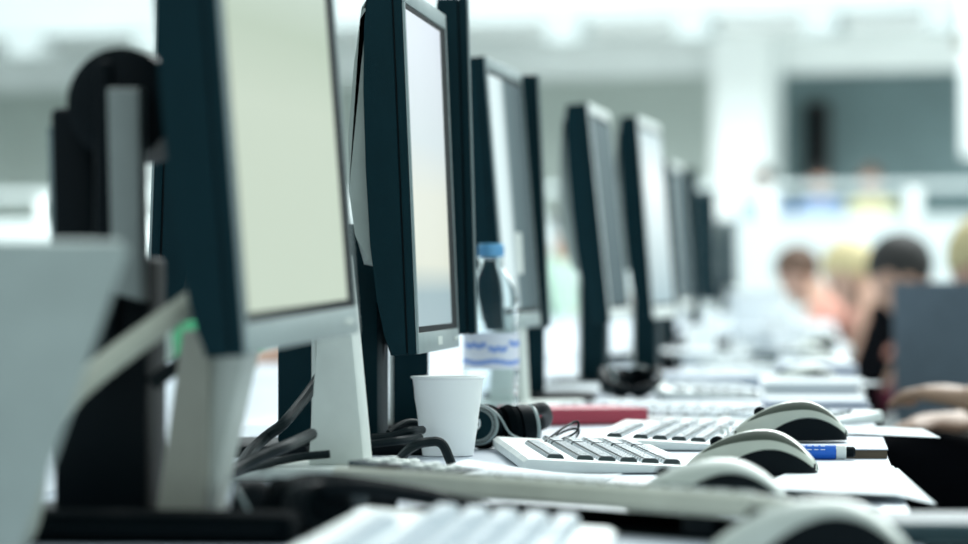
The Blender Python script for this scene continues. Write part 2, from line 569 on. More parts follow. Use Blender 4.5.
m9 = monitor('farthest small dark monitor at the end of the row', (738, 222), 0.40, 0.345, 0.098, 3.0, 2, 0, th=0.075, bezel=WHITE, screen=SCRD)
# monitors of the other row, facing away to the left
monitor('pale-backed monitor turned away behind the nearest one, on a white wedge stand', None, 0.35, 0.33, 0.118, 180, 2, 0, stand='wedge', standx=-0.092, ntop=0.19, casing=PALE, back=PALE, facing=-1,
        center=(-0.500, 3.10), screen=SCRD, group='monitors of the opposite row')
monitor('black monitor turned away behind the in-focus one, on a dark column with pale edge', None, 0.35, 0.33, 0.128, 180, 2, 0, stand='column', standx=-0.12, basex=(-0.02, 0.11), casing=CASE, back=CASE, facing=-1,
        center=(-0.622, 3.52), screen=SCRD, group='monitors of the opposite row', neckw=0.034)

# the blurred black monitor at the left with a round hinge housing
bl = thing('monitor', 'blurred black monitor seen from behind at the left, with round hinge and grey pillar', 'monitor', (-0.462, 2.42, DESK), 0, 'monitors of the opposite row')
b = NB(); box(b, -0.044, -0.014, -0.02, 0.17, 0.075, 0.277, 0.005, M=Matrix.Rotation(R(-1.5), 4, 'Y'))
obj('casing', b, BLACK, bl)
b = NB(); box(b, -0.0475, -0.0445, -0.01, 0.16, 0.085, 0.265, M=Matrix.Rotation(R(-1.5), 4, 'Y'))
obj('screen', b, SCRD, bl)
b = NB(); box(b, -0.045, 0.018, -0.035, 0.04, 0.012, 0.178, 0.004)
obj('pedestal', b, BLACK, bl)
b = NB(); box(b, -0.0135, 0.000, -0.06, 0.04, 0.10, 0.305, 0.006)
obj('back_housing', b, BLACK, bl)
b = NB(); lathe(b, [(0.028, -0.055), (0.036, -0.050), (0.036, 0.050), (0.028, 0.055)], 40, Matrix.Translation((0.003, 0.0, 0.277)) @ Matrix.Rotation(PI / 2, 4, 'X'))
hg = obj('hinge', b, BLACK, bl)
b = NB(); box(b, 0.003, 0.055, -0.02, 0.06, 0.268, 0.300, 0.006)
obj('arm', b, BLACK, hg)
b = NB(); prism(b, [(0.004, 0.155), (0.024, 0.15), (0.022, 0.285), (0.0005, 0.285)], -0.085, -0.0605, None, 0.003)
obj('pillar', b, MIDGREY, bl)
b = NB(); box(b, -0.08, 0.06, -0.10, 0.10, 0.0, 0.0125, 0.004)
obj('base', b, BLACK, bl)

bl.scale = (1, 1, 1.03)
# grey laptop in the left foreground, lid towards the camera
lp = thing('laptop', 'grey laptop lid leaning open in the left foreground, strongly blurred', 'laptop', (0, 0, 0))
rt = W(131, 243, 1850); rb = W(24, 544, 1850)
rb = rt + (rb - rt) * ((DESK + 0.018 - rt.z) / (rb.z - rt.z))
along = Vector((-0.72, -0.55, 0.0)).normalized()
L_ = 0.33
b = NB()
nrm = along.cross(rt - rb).normalized()
q = [rb, rt, rt + along * L_, rb + along * L_]
if nrm.dot(CAM - rt) < 0:
    nrm = -nrm
va = [b.verts.new(p) for p in q]
vb = [b.verts.new(p - nrm * 0.008) for p in q]
b.faces.new(va); b.faces.new(list(reversed(vb)))
for i in range(4):
    b.faces.new((va[i], vb[i], vb[(i + 1) % 4], va[(i + 1) % 4]))
es = [e for e in b.edges if {e.verts[0], e.verts[1]} in [{va[i], vb[i]} for i in range(4)]]
bmesh.ops.bevel(b, geom=es, offset=0.004, segments=3, affect='EDGES')
obj('lid', b, GREYBACK, lp)
hdir = Vector((-along.y, along.x, 0))
if hdir.dot(CAM - rt) > 0:
    hdir = -hdir
base_c = rb + along * (L_ / 2) + hdir * 0.115 - nrm * 0.004
b = NB()
box(b, -L_ / 2, L_ / 2, -0.11, 0.11, 0.0, 0.016, 0.004,
    M=Matrix.Translation((base_c.x, base_c.y, DESK)) @ Matrix.Rotation(math.atan2(along.y, along.x), 4, 'Z'))
obj('keyboard_base', b, GREYBACK, lp)

# ------------------------------------------------------------------ keyboards
def make_keyboard(case, key, L=0.445, D=0.158, keys=True, thick=0.009, keyh=0.55):
    t = thing('keyboard', '', 'keyboard')
    b = NB()
    h0, h1 = thick * 0.72, thick * 1.55
    prof = [(-D / 2, 0.004), (-D / 2 + 0.004, 0.0005), (D / 2 - 0.004, 0.0005), (D / 2, 0.004), (D / 2, h1 - 0.003), (D / 2 - 0.004, h1), (-D / 2 + 0.004, h0), (-D / 2, h0 - 0.003)]
    a = NB()
    M = Matrix.Rotation(PI / 2, 4, 'Z')
    prism(a, prof, -L / 2, L / 2, M, 0.003)
    # profile x became y
    obj('case', a, case, t)
    sl = math.atan2(h1 - h0, D)
    u = 0.019

    def top(y):
        return h0 + (y + D / 2) / D * (h1 - h0)
    rows = [(-0.052, 9), (-0.033, 13), (-0.014, 14), (0.005, 14), (0.024, 15), (0.050, 13)]
    specs = []
    x0 = -L / 2 + 0.014
    for ri, (y, n) in enumerate(rows):
        tot = 15 * u
        for i in range(n):
            w = tot / n
            xa = x0 + i * w
            if ri == 0 and n == 9:
                ws = [1.25, 1.25, 1.25, 5.2, 1.25, 1.2, 1.2, 1.2, 1.2]
                s = 15 / sum(ws)
                xa = x0 + sum(ws[:i]) * s * u
                w = ws[i] * s * u
            specs.append((xa, w, y))
    xn = x0 + 15 * u + 0.009
    for j, y in enumerate((-0.052, -0.033, -0.014, 0.005, 0.024)):
        for i in range(3 if j < 4 else 4):
            specs.append((xn + 0.004 + i * (L / 2 - 0.014 - xn - 0.004) / (3 if j < 4 else 4), (L / 2 - 0.014 - xn - 0.004) / (3 if j < 4 else 4), y))
    specs = specs[:100]
    one = NB() if not keys else None
    cache = {}
    for xa, w, y in specs:
        bb = one if one is not None else NB()
        hw = w / 2 - 0.0012
        tp = top(y)
        # tapered cap about its own centre
        cx = xa + w / 2
        off = Vector((cx, y, tp)) if one is not None else Vector((0, 0, 0))
        lo = [(-hw, -0.0083, -0.001), (hw, -0.0083, -0.001), (hw, 0.0083, -0.001), (-hw, 0.0083, -0.001)]
        hi = [(-hw + 0.0018, -0.0066, 0.0075), (hw - 0.0018, -0.0066, 0.0075), (hw - 0.0018, 0.0060, 0.0082), (-hw + 0.0018, 0.0060, 0.0082)]
        if one is None:
            ck = round(hw, 4)
            if ck in cache:
                o = cache[ck].copy(); COL.objects.link(o); o.parent = t; o.location = (cx, y, tp)
                continue
        vl = [bb.verts.new(Vector(p) + off) for p in lo]
        vh = [bb.verts.new(Vector((p[0], p[1], p[2] * keyh)) + off) for p in hi]
        bb.faces.new(list(reversed(vl))); tf = bb.faces.new(vh); tf.material_index = 1
        for i in range(4):
            bb.faces.new((vl[i], vl[(i + 1) % 4], vh[(i + 1) % 4], vh[i])).material_index = 1 if i in (0, 2) else 0
        if one is None:
            es = [e for f in [tf] for e in f.edges]
            bmesh.ops.bevel(bb, geom=es, offset=0.0012, segments=2, affect='EDGES')
            o = obj('key', bb, [key, KEYTOP], t)
            o.location = (cx, y, tp)
            cache[ck] = o
    if one is not None:
        o = obj('key_field', one, [key, KEYTOP], t)
        o['kind'] = 'stuff'
    for sx in (-1, 1):
        b = NB(); box(b, sx * L * 0.4 - 0.01, sx * L * 0.4 + 0.01, D / 2 - 0.02, D / 2 - 0.01, -0.0004, 0.0015)
        obj('foot', b, BLACK, t)
    return t


def place(o, x, y, z, rz, label, group=None):
    o.location = (x, y, z); o.rotation_euler = (0, 0, rz); o['label'] = label
    if group:
        o['group'] = group
    return o


KG = 'keyboards along the desk'
UZ = PI / 2            # user on the right: keyboard's front (-y) turned to +x
kbA = make_keyboard(KBWHITE, KEYPALE, D=0.165, thick=0.015, keyh=1.0)
place(kbA, -0.205, 2.075, DESK + 0.0005, UZ + R(1), 'blurred white keyboard with pale keys at the very front of the desk', KG)
kbC = make_keyboard(KBWHITE, KEYDARK)
place(kbC, -0.208, 3.365, DESK + 0.0005, UZ + R(8.5), 'in-focus white keyboard with dark keys beside the headphones and cup', KG)
kbB = make_keyboard(KBBEIGE, KEYDARK, thick=0.0112, keyh=0.5)
kbD = dup(kbC, (-0.143, 3.80, DESK + 0.0005), UZ - R(2), 'white keyboard with dark keys and a curled lead, beyond the in-focus one', KG)
# beige keyboard lying crosswise over a black sheet painted as its shadow
bd = Vector((0.317, -0.33, 0)).normalized()
ang = math.atan2(bd.y, bd.x)
bperp = Vector((-bd.y, bd.x, 0))
bc = Vector((-0.2000, 2.465, 0)) + bperp * 0.079
TILT = R(4.5)
place(kbB, bc.x, bc.y, DESK + 0.0036 + 0.079 * math.sin(TILT), ang + PI, 'beige keyboard lying crosswise before the cup, its raised back edge towards the camera', KG)
kbB.rotation_euler = Matrix.Rotation(ang + PI, 3, 'Z').to_4x4().to_3x3().to_euler() if False else (TILT, 0, ang + PI)
for sx in (-1, 1):
    b = NB(); box(b, sx * 0.17 - 0.014, sx * 0.17 + 0.014, 0.066, 0.072, -0.0115, 0.002, 0.001)
    obj('flip_foot', b, BLACK, kbB)
kb_shade = thing('folder', 'thin black sheet standing in for the shadow under the crosswise beige keyboard', 'folder', (bc.x, bc.y, DESK), ang)  # flat black sheet added as the shade beneath the raised keyboard
b = NB(); box(b, -0.19, 0.19, -0.07, 0.06, 0.0002, 0.0022, 0.0008)
obj('cover', b, SOFTBLACK, kb_shade)
b = NB(); box(b, -0.18, 0.18, -0.0705, -0.0695, 0.0008, 0.0016)
obj('page_edge', b, BLACK, kb_shade)
kbF = make_keyboard(KBWHITE, KEYDARK, keys=False)
place(kbF, -0.155, 4.36, DESK + 0.0005, R(-28), 'white keyboard turned askew just beyond the red folder', KG)
far_k = [(-0.16, 5.35, 5), (-0.15, 6.20, -8), (-0.14, 7.05, 12), (-0.17, 8.1, -4), (-0.15, 9.2, 6), (-0.16, 10.4, 0), (-0.15, 11.8, -6), (-0.15, 13.3, 4)]
for i, (x, y, a) in enumerate(far_k):
    dup(kbF, (x, y, DESK + 0.0005), UZ + R(a), '%s of the far blurred white keyboards, counting from the askew one' % ORD[i], KG)


# ------------------------------------------------------------------ mice
def make_mouse(shell, stripe, L=0.112, Wm=0.060, H=0.0385, dark=BLACK, arc=0.0205):
    """front at -x, palm end at +x"""
    t = thing('mouse', '', 'computer mouse')
    N = 28

    def hh(s):      # top profile
        a = max(0.0, 1 - ((s - 0.60) / (0.62 if s < 0.60 else 0.415)) ** 2)
        return 0.006 + (H - 0.006) * a ** (0.9 if s < 0.6 else 0.95)

    def ww(s):
        a = 1 - abs((s - 0.5) / 0.5) ** 3.2
        return (Wm / 2) * (0.25 + 0.75 * max(0, a) ** 0.5)

    def pt(s, a, k, dh=0.0):
        c, sn = math.cos(a), math.sin(a)
        return Vector((-L / 2 + s * L, ww(s) * k * math.copysign(abs(c) ** 0.7, c), 0.0012 + (hh(s) * k + dh) * abs(sn) ** 0.8))
    b = NB()
    rings = []
    for i in range(N + 1):
        s = 0.01 + 0.98 * i / N
        rings.append([b.verts.new(pt(s, PI * j / 16, 0.955)) for j in range(17)])
    for r0, r1 in zip(rings, rings[1:]):
        for j in range(16):
            b.faces.new((r0[j], r1[j], r1[j + 1], r0[j + 1]))
        b.faces.new((r0[16], r1[16], r1[0], r0[0]))
    b.faces.new(rings[0]); b.faces.new(list(reversed(rings[-1])))
    obj('underside_body', b, dark, t)

    def arch(s):
        if s < 0.24:
            return 0.002
        f = (s - 0.24) / 0.76
        return 0.002 + arc * math.sin(PI * min(1, f ** 1.1)) ** 0.8 + 0.001 * f

    def shellmesh(a0f, k0, k1, s0=0.0, s1=1.0, n=16):
        b = NB()
        out, inn = [], []
        for i in range(N + 1):
            s = s0 + (s1 - s0) * i / N
            a0 = a0f(s)
            o_, i_ = [], []
            for j in range(n + 1):
                a = a0 + (PI - 2 * a0) * j / n
                o_.append(b.verts.new(pt(s, a, k1)))
                i_.append(b.verts.new(pt(s, a, k0)))
            out.append(o_); inn.append(i_)
        for i in range(N):
            for j in range(n):
                b.faces.new((out[i][j], out[i + 1][j], out[i + 1][j + 1], out[i][j + 1]))
                b.faces.new((inn[i][j + 1], inn[i + 1][j + 1], inn[i + 1][j], inn[i][j]))
            for j in (0, n):
                f = (out[i][j], inn[i][j], inn[i + 1][j], out[i + 1][j])
                b.faces.new(f if j == 0 else tuple(reversed(f)))
        for i in (0, N):
            for j in range(n):
                f = (out[i][j], out[i][j + 1], inn[i][j + 1], inn[i][j])
                b.faces.new(f if i == 0 else tuple(reversed(f)))
        return b

    def a_arch(s):
        h = hh(s)
        r = min(0.98, arch(s) / h)
        return math.asin(max(0.0, min(1.0, r ** (1 / 0.8))))
    obj('shell', shellmesh(a_arch, 0.95, 1.0), shell, t)
    for sd in (0, 1):
        b = NB()
        cols_ = []
        for i in range(N + 1):
            s = 0.12 + 0.80 * i / N
            half = 13 * math.sin(PI * i / N) ** 0.5 + 0.5
            ra, rb_ = [], []
            for j in range(7):
                a = R(61 - half + 2 * half * j / 6)
                if sd:
                    a = PI - a
                ra.append(b.verts.new(pt(s, a, 1.012))); rb_.append(b.verts.new(pt(s, a, 0.985)))
            cols_.append((ra, rb_))
        for (a0, b0), (a1, b1) in zip(cols_, cols_[1:]):
            for j in range(6):
                b.faces.new((a0[j], a1[j], a1[j + 1], a0[j + 1])); b.faces.new((b0[j + 1], b1[j + 1], b1[j], b0[j]))
            for j in (0, 6):
                b.faces.new((a0[j], b0[j], b1[j], a1[j]))
        for a0, b0 in (cols_[0], cols_[-1]):
            for j in range(6):
                b.faces.new((a0[j], a0[j + 1], b0[j + 1], b0[j]))
        obj('stripe', b, stripe, t)
    b = NB(); lathe(b, [(0.004, -0.003), (0.006, -0.002), (0.006, 0.002), (0.004, 0.003)], 20,
                    Matrix.Translation((-L * 0.27, 0, hh(0.23) * 0.99)) @ Matrix.Rotation(PI / 2, 4, 'X'))
    obj('scroll_wheel', b, dark, t)
    return t


MG = 'computer mice along the desk edge'
ms1 = make_mouse(MOUSEPA, MOUSEPA, 0.120, arc=0.0275)
place(ms1, -0.004, 2.15, DESK + 0.0002, R(-6), 'blurred pale mouse nearest the camera at the bottom right', MG)
ms2 = dup(ms1, (-0.078, 2.625, DESK + 0.0002), R(-4), 'blurred pale mouse just behind the end of the beige keyboard', MG)
ms3 = make_mouse(MOUSESH, MOUSEST)
place(ms3, -0.055, 3.12, DESK + 0.0012, R(-4), 'in-focus silver mouse with olive stripe lying left of the blue marker', MG)
NBH = 0.009
ms4 = dup(ms3, (-0.026, 3.60, DESK + NBH + 0.0012), R(2), 'silver mouse resting on the grey notebook behind the blue marker', MG)
for i, (x, y, a) in enumerate([(-0.02, 5.6, 10), (0.0, 6.6, -10), (-0.03, 7.5, 0), (-0.01, 8.7, 12), (0.0, 10.0, -5)]):
    dup(ms1, (x, y, DESK + 0.0002), R(a), '%s of the far blurred mice, counting from the camera, near the desk edge' % ORD[i], MG)
pad = tag(obj('mouse_pad', (lambda q: (box(q, -0.075, 0.05, -0.03, 0.03, 0, 0.001), q)[1])(NB()), BROWN, None, True, (-0.043, 3.12, DESK + 0.0001), R(-4)),
          'thin brown card under the in-focus silver mouse', 'mouse pad')

nb = thing('notebook', 'grey notebook with brown page edge lying at the desk edge behind the marker', 'notebook', (0.012, 3.615, DESK), 0)
b = NB(); box(b, -0.060, 0.054, -0.163, 0.17, 0.0002, 0.0079)
obj('page_block', b, BROWN, nb)
b = NB(); box(b, -0.062, 0.055, -0.165, 0.172, 0.0080, NBH)
obj('cover', b, GREYCOV, nb)

mk = thing('marker_pen', 'blue marker pen with white end lying in front of the grey notebook', 'marker', (0.0, 0.0, 0.0))
mk.location = (0.012, 3.43, DESK + 0.0072)
MX = Matrix.Rotation(PI / 2, 4, 'Y')
b = NB(); lathe(b, [(0.0062, -0.09), (0.0071, -0.088), (0.0071, 0.005), (0.0066, 0.006)], 28, MX)
br = obj('barrel', b, MARKB, mk)
b = NB()
for i in range(13):
    for r_ in (0, 1):
        a = R(200 + 0) if False else R(-105 + 30 * r_)
        x = -0.083 + i * 0.0062
        box(b, x, x + 0.0042, -0.0004, 0.0004, 0.00705, 0.0073, M=Matrix.Rotation(R(38 + 32 * r_), 4, 'X'))
obj('print', b, PAPER, br)
b = NB(); lathe(b, [(0.0066, 0.0062), (0.0069, 0.0068), (0.0069, 0.014), (0.0058, 0.0155)], 28, MX)
obj('end_cap', b, WHITE, mk)
b = NB(); lathe(b, [(0.0052, 0.0156), (0.0052, 0.022), (0.0035, 0.024)], 20, MX)
obj('plug', b, BLACK, mk)

# ------------------------------------------------------------------ cup, bottle
cp = thing('plastic_cup', 'white disposable plastic cup standing in front of the in-focus monitor', 'cup', G(448, 456))
b = NB()
k_ = 1042
H_ = 80 / k_
prof = [(0.0215, 0.0), (0.0225, 0.0)]
for i in range(9):
    f = i / 8
    r_ = 0.0245 + (0.0340 - 0.0245) * f + (0.0005 if i in (3, 6) else 0)
    prof.append((r_, 0.001 + (H_ - 0.004) * f))
prof += [(0.0358, H_ - 0.002), (0.0361, H_ - 0.0008), (0.0356, H_), (0.0342, H_ - 0.0006), (0.0332, H_ - 0.004), (0.0228, 0.0035), (0.0215, 0.003), (0.001, 0.003)]
lathe(b, prof, 56)
obj('body', b, CUPM, cp)

bt = thing('water_bottle', 'clear plastic water bottle with blue cap beside the edge-on monitor', 'bottle', (-0.379, 0, DESK))
pB = W(491, HOR, 862)
bt.location = (pB.x, pB.y, DESK)
bt.scale = (1, 1, 1.03)
b = NB()
outer = [(0.024, 0.0), (0.030, 0.003), (0.0325, 0.012), (0.0325, 0.030)]
for z in (0.036, 0.044, 0.052):
    outer += [(0.0305, z), (0.0325, z + 0.004)]
outer += [(0.0325, 0.062), (0.0318, 0.064), (0.0318, 0.105), (0.0325, 0.107)]
for z in (0.113, 0.121, 0.129, 0.137):
    outer += [(0.0300, z), (0.0320, z + 0.004)]
outer += [(0.0315, 0.146), (0.029, 0.156), (0.0235, 0.166), (0.017, 0.174), (0.0135, 0.180), (0.0132, 0.187), (0.0155, 0.188), (0.0155, 0.190), (0.0125, 0.191), (0.0125, 0.196)]
inner = [(max(0.001, r_ - 0.0012), z) for r_, z in reversed(outer)]
inner[-1] = (0.0228, 0.0025)
lathe(b, outer + inner[:-1] + [(0.022, 0.003)], 48, None, True, True)
obj('body', b, PET, bt)
b = NB(); lathe(b, [(0.0140, 0.1905), (0.0148, 0.1915), (0.0148, 0.203), (0.0138, 0.2055)], 40)
for i in range(40):
    a = 2 * PI * i / 40
    box(b, 0.0146, 0.0153, -0.0005, 0.0005, 0.192, 0.2025, M=Matrix.Rotation(a, 4, 'Z'))
obj('cap', b, BLUECAP, bt)
b = NB(); lathe(b, [(0.0322, 0.0645), (0.0326, 0.0645), (0.0326, 0.1045), (0.0322, 0.1045)], 48, None, False, False)
lb = obj('label', b, LABELW, bt)
b = NB()
for z0, z1, a0, a1 in ((0.070, 0.075, -170, 10), (0.088, 0.094, -150, -95), (0.084, 0.090, -90, -50), (0.090, 0.096, -45, 5)):
    n = 14
    pr = []
    for i in range(n + 1):
        a = R(a0 + (a1 - a0) * i / n)
        w_ = 0.0012 * math.sin(i * 1.1)
        pr.append((b.verts.new((0.0329 * math.cos(a), 0.0329 * math.sin(a), z0 + w_)), b.verts.new((0.0329 * math.cos(a), 0.0329 * math.sin(a), z1 + w_))))
    for p0, p1 in zip(pr, pr[1:]):
        b.faces.new((p0[0], p1[0], p1[1], p0[1]))
obj('print', b, LABELB, lb)


# ------------------------------------------------------------------ headsets
def make_headset(pad=SOFTBLACK, ring=None, capm=None):
    t = thing('headphones', '', 'headphones')

    def cup(c, d, r, emblem):
        d = Vector(d).normalized()
        M = align(c, d)
        b = NB(); lathe(b, [(r * 0.75, -0.012), (r * 0.98, -0.010), (r, -0.002), (r * 0.95, 0.004)], 36, M)
        e = obj('ear_cup', b, BLACK, t)
        b = NB()
        lathe(b, [(r * 0.94, 0.004), (r * 0.98, 0.006), (r * 0.90, 0.0085), (r * 0.80, 0.0090), (r * 0.72, 0.0085)], 36, M)
        obj('trim_ring', b, ring or SILVER, e)
        b = NB()
        lathe(b, [(r * 0.70, 0.0086), (r * 0.66, 0.0098), (r * 0.30, 0.0108), (r * 0.05, 0.0110)], 36, M)
        obj('cap', b, capm or CASE, e)
        b = NB()
        for i in range(44):
            for rr in (0.80, 0.87):
                a = 2 * PI * (i + (0.5 if rr > 0.83 else 0)) / 44
                q = bmesh.ops.create_cube(b, size=0.0013)
                for v in q['verts']:
                    v.co = M @ (v.co + Vector((r * rr * math.cos(a), r * rr * math.sin(a), 0.0089)))
        obj('grille', b, BLACK, e)
        if emblem:
            b = NB()
            for off, ln in ((-0.0035, 0.009), (0.0025, 0.0065)):
                tube(b, [M @ Vector((off - 0.0015, -ln + 0.002, 0.0112)), M @ Vector((off + 0.001, 0, 0.0114)), M @ Vector((off, ln, 0.0112))], 0.0013, 8, 5)
            obj('emblem', b, PAPER, e)
        b = NB()
        lathe(b, [(r * 0.6, -0.0125), (r * 1.0, -0.013), (r * 1.10, -0.019), (r * 1.02, -0.026), (r * 0.7, -0.027), (r * 0.55, -0.022)], 36, M)
        obj('ear_cushion', b, pad, e)
        return e
    cup((-0.030, -0.01, 0.0275), (-0.30, -0.95, 0.1), 0.024, True)
    cup((0.022, 0.020, 0.0275), (0.93, 0.30, 0.12), 0.024, False)
    b = NB(); tube(b, [(-0.032, 0.012, 0.040), (-0.045, 0.05, 0.046), (-0.03, 0.12, 0.030), (0.01, 0.145, 0.016), (0.045, 0.12, 0.026), (0.042, 0.05, 0.044), (0.028, 0.02, 0.044)], 0.006, 10, 8, 1.3)
    obj('headband', b, BLACK, t)
    b = NB(); tube(b, [(-0.052, -0.012, 0.044), (-0.030, -0.022, 0.0525), (-0.010, -0.024, 0.040), (0.004, -0.020, 0.018), (0.026, -0.030, 0.010)], 0.0013, 8, 8)
    obj('microphone_boom', b, SILVER, t)
    return t


HG = 'headphones on the desk'
hs = make_headset()
p = G(507, 449)
hs.scale = (0.92, 0.92, 0.86)
place(hs, p.x, p.y + 0.0, DESK + 0.0002, R(6), 'in-focus black headphones with a white emblem right of the cup', HG)
hs2 = make_headset(SOFTBLACK, BLACK, SOFTBLACK)
p = G(282, 520)
place(hs2, -0.352, 2.36, DESK + 0.0002, R(-60), 'blurred black headphones in the left foreground below the cables', HG)
hs2.scale = (1.0, 1.0, 0.72)
p = G(598, 398)
dup(hs, (p.x + 0.035, p.y, DESK + 0.0002), R(195), 'black headphones lying just beyond the red folder', HG)

# wire of the headphones and other leads
def lead(name, label, pts, r, m=CABLE, cat='cable', plug=None):
    if plug is None:
        b = NB(); tube(b, pts, r, 10, 10)
        return tag(obj(name, b, m), label, cat)
    t = thing(name, label, cat, (0, 0, 0))
    b = NB(); tube(b, pts, r, 10, 10)
    obj('wire', b, m, t)
    for a, c, rr in plug:
        b = NB(); tube(b, [a, (Vector(a) + Vector(c)) / 2, c], rr, 12, 3)
        obj('plug', b, m, t)
    return t


def Wz(px, py, k, z=None):
    v = W(px, py, k)
    if z is not None:
        v.z = DESK + z
    return v


lead('headphone_wire', 'thin black wire loops by the headphones in front of the red folder',
     [Wz(536, 448, 1040, 0.004), W(552, 436, 1030), W(570, 424, 1020), W(578, 422, 1018), W(576, 432, 1018), W(560, 440, 1022), W(552, 438, 1010), W(568, 430, 1005), W(579, 430, 1005), W(574, 441, 1005)], 0.0012)
lead('monitor_cable', 'thick black video cable with plug curving down behind the in-focus monitor',
     [W(381, 322, 1010), W(381, 345, 1010), W(379, 368, 1005), W(371, 388, 1000), W(358, 402, 1000), W(343, 412, 1010)], 0.0042, CABLE, 'cable',
     [(W(381.5, 320, 1010), W(381, 344, 1010), 0.0075)])
lead('power_cable', 'black power cable with pale sheen crossing behind the in-focus monitor stand',
     [W(372, 350, 960), W(362, 356, 960), W(352, 364, 960), W(340, 376, 960), W(326, 392, 970)], 0.0040)
lead('desk_cable', 'upper black cable sloping down left in front of the dark column',
     [W(328, 362, 1085), W(312, 388, 1095), W(286, 421, 1120), W(266, 437, 1120), W(250, 452, 1130), W(240, 468, 1160)], 0.0052)
lead('desk_cable', 'long black cable running from the white wedge down to the lower left',
     [W(312, 434, 1190), W(302, 439, 1200), W(286, 446, 1220), W(262, 456, 1230), W(238, 468, 1240), W(212, 482, 1260)], 0.0050)
lead('desk_cable', 'lowest black cable lying along the clutter left of the wedge stand',
     [W(330, 454, 1180), W(300, 457, 1180), W(270, 463, 1190), W(240, 471, 1210), W(212, 484, 1240)], 0.0036)
lead('desk_cable', 'thin dark lead drooping at the foot of the nearest monitor stand',
     [W(150, 478, 1400), W(175, 484, 1400), W(200, 491, 1400), W(214, 497, 1400)], 0.0028)
lead('desk_cable', 'bundle of black cable lying left of the white cup',
     [W(352, 440, 1060), W(372, 438, 1060), W(392, 436, 1060), W(410, 431, 1060), W(422, 430, 1050)], 0.0042)
lead('desk_cable', 'second black cable of the bundle left of the cup, lying under the first',
     [W(348, 446, 1070), W(372, 444, 1070), W(396, 441, 1070), W(420, 438, 1060)], 0.0042)
lead('desk_cable', 'thin dark cable arching from the bundle up behind the cup',
     [W(388, 432, 1030), W(398, 425, 1025), W(410, 421, 1020), W(426, 423, 1015)], 0.0022)
lead('desk_cable', 'dark cable hump at the foot of the cup, lower left',
     [Wz(396, 455, 1120, 0.005), W(412, 447, 1130), W(428, 442, 1130), W(442, 444, 1130), Wz(452, 454, 1130, 0.005)], 0.0045)
lead('pale_cable', 'thick pale cable slanting behind the nearest monitor, blurred',
     [W(212, 285, 1560), W(190, 304, 1570), W(160, 325, 1580), W(125, 350, 1590), W(92, 376, 1600), W(66, 402, 1610), W(40, 450, 1610), Wz(20, 520, 1600, 0.008), Wz(-40, 535, 1560, 0.008)], 0.0078, CABLEW)
lead('dark_cable', 'short dark cable slanting under the lower left corner of the nearest monitor',
     [W(210, 342, 1500), W(190, 356, 1500), W(168, 372, 1500), W(152, 384, 1500)], 0.0055)
lead('curled_lead', 'small white loop of lead standing on the second white keyboard',
     [Wz(724, 444, 985, 0.016), W(721, 436, 985), W(722, 429, 985), W(727, 428, 985), W(728, 436, 985)], 0.0015, WHITE)

# red folder
p0 = G(536, 426); p1 = G(650, 424)
rd = thing('folder', 'dusty red folder lying behind the in-focus headphones', 'folder', ((p0.x + p1.x) / 2, (p0.y + p1.y) / 2 - 0.02, DESK), math.atan2(p1.y - p0.y, p1.x - p0.x))
hw = (p1 - p0).length / 2
b = NB(); prism(b, [(-hw, 0.001), (hw, 0.001), (hw, 0.020), (-hw, 0.021)], 0.0, 0.11, None, 0.004)
obj('cover', b, REDM, rd)
b = NB(); box(b, -hw + 0.004, hw - 0.004, 0.1085, 0.1115, 0.004, 0.017)
obj('page_edge', b, PAPER, rd)

# ------------------------------------------------------------------ papers
def sheet(label, pts4, curl=0.0, z=0.0, m=PAPER, cat='paper', name='paper_sheet', n=10, thick=0.0006, group='loose papers on the desk', lift=None):
    """pts4: near-left, near-right, far-right, far-left world points; slightly wavy sheet with thickness"""
    A, B, C, D = [Vector(q) for q in pts4]
    b = NB()
    g0, g1 = [], []
    ph = random.random() * 6
    for i in range(n + 1):
        u = i / n
        r0, r1 = [], []
        for j in range(n + 1):
            v = j / n
            p = (A * (1 - u) + B * u) * (1 - v) + (D * (1 - u) + C * u) * v
            dz = z + curl * (0.5 + 0.5 * math.sin(ph + 3.0 * u + 2.2 * v)) + (lift(u, v) if lift else 0)
            r0.append(b.verts.new((p.x, p.y, p.z + dz)))
            r1.append(b.verts.new((p.x, p.y, p.z + dz + thick)))
        g0.append(r0); g1.append(r1)
    for i in range(n):
        for j in range(n):
            b.faces.new((g1[i][j], g1[i + 1][j], g1[i + 1][j + 1], g1[i][j + 1]))
            b.faces.new((g0[i][j + 1], g0[i + 1][j + 1], g0[i + 1][j], g0[i][j]))
    for i in range(n):
        b.faces.new((g0[i][0], g0[i + 1][0], g1[i + 1][0], g1[i][0]))
        b.faces.new((g0[i + 1][n], g0[i][n], g1[i][n], g1[i + 1][n]))
        b.faces.new((g0[0][i + 1], g0[0][i], g1[0][i], g1[0][i + 1]))
        b.faces.new((g0[n][i], g0[n][i + 1], g1[n][i + 1], g1[n][i]))
    return tag(obj(name, b, m), label, cat, group)


def rect(cx, cy, w, h, a, z=DESK):
    c, s = math.cos(a), math.sin(a)
    return [Vector((cx + c * x - s * y, cy + s * x + c * y, z)) for x, y in ((-w / 2, -h / 2), (w / 2, -h / 2), (w / 2, h / 2), (-w / 2, h / 2))]


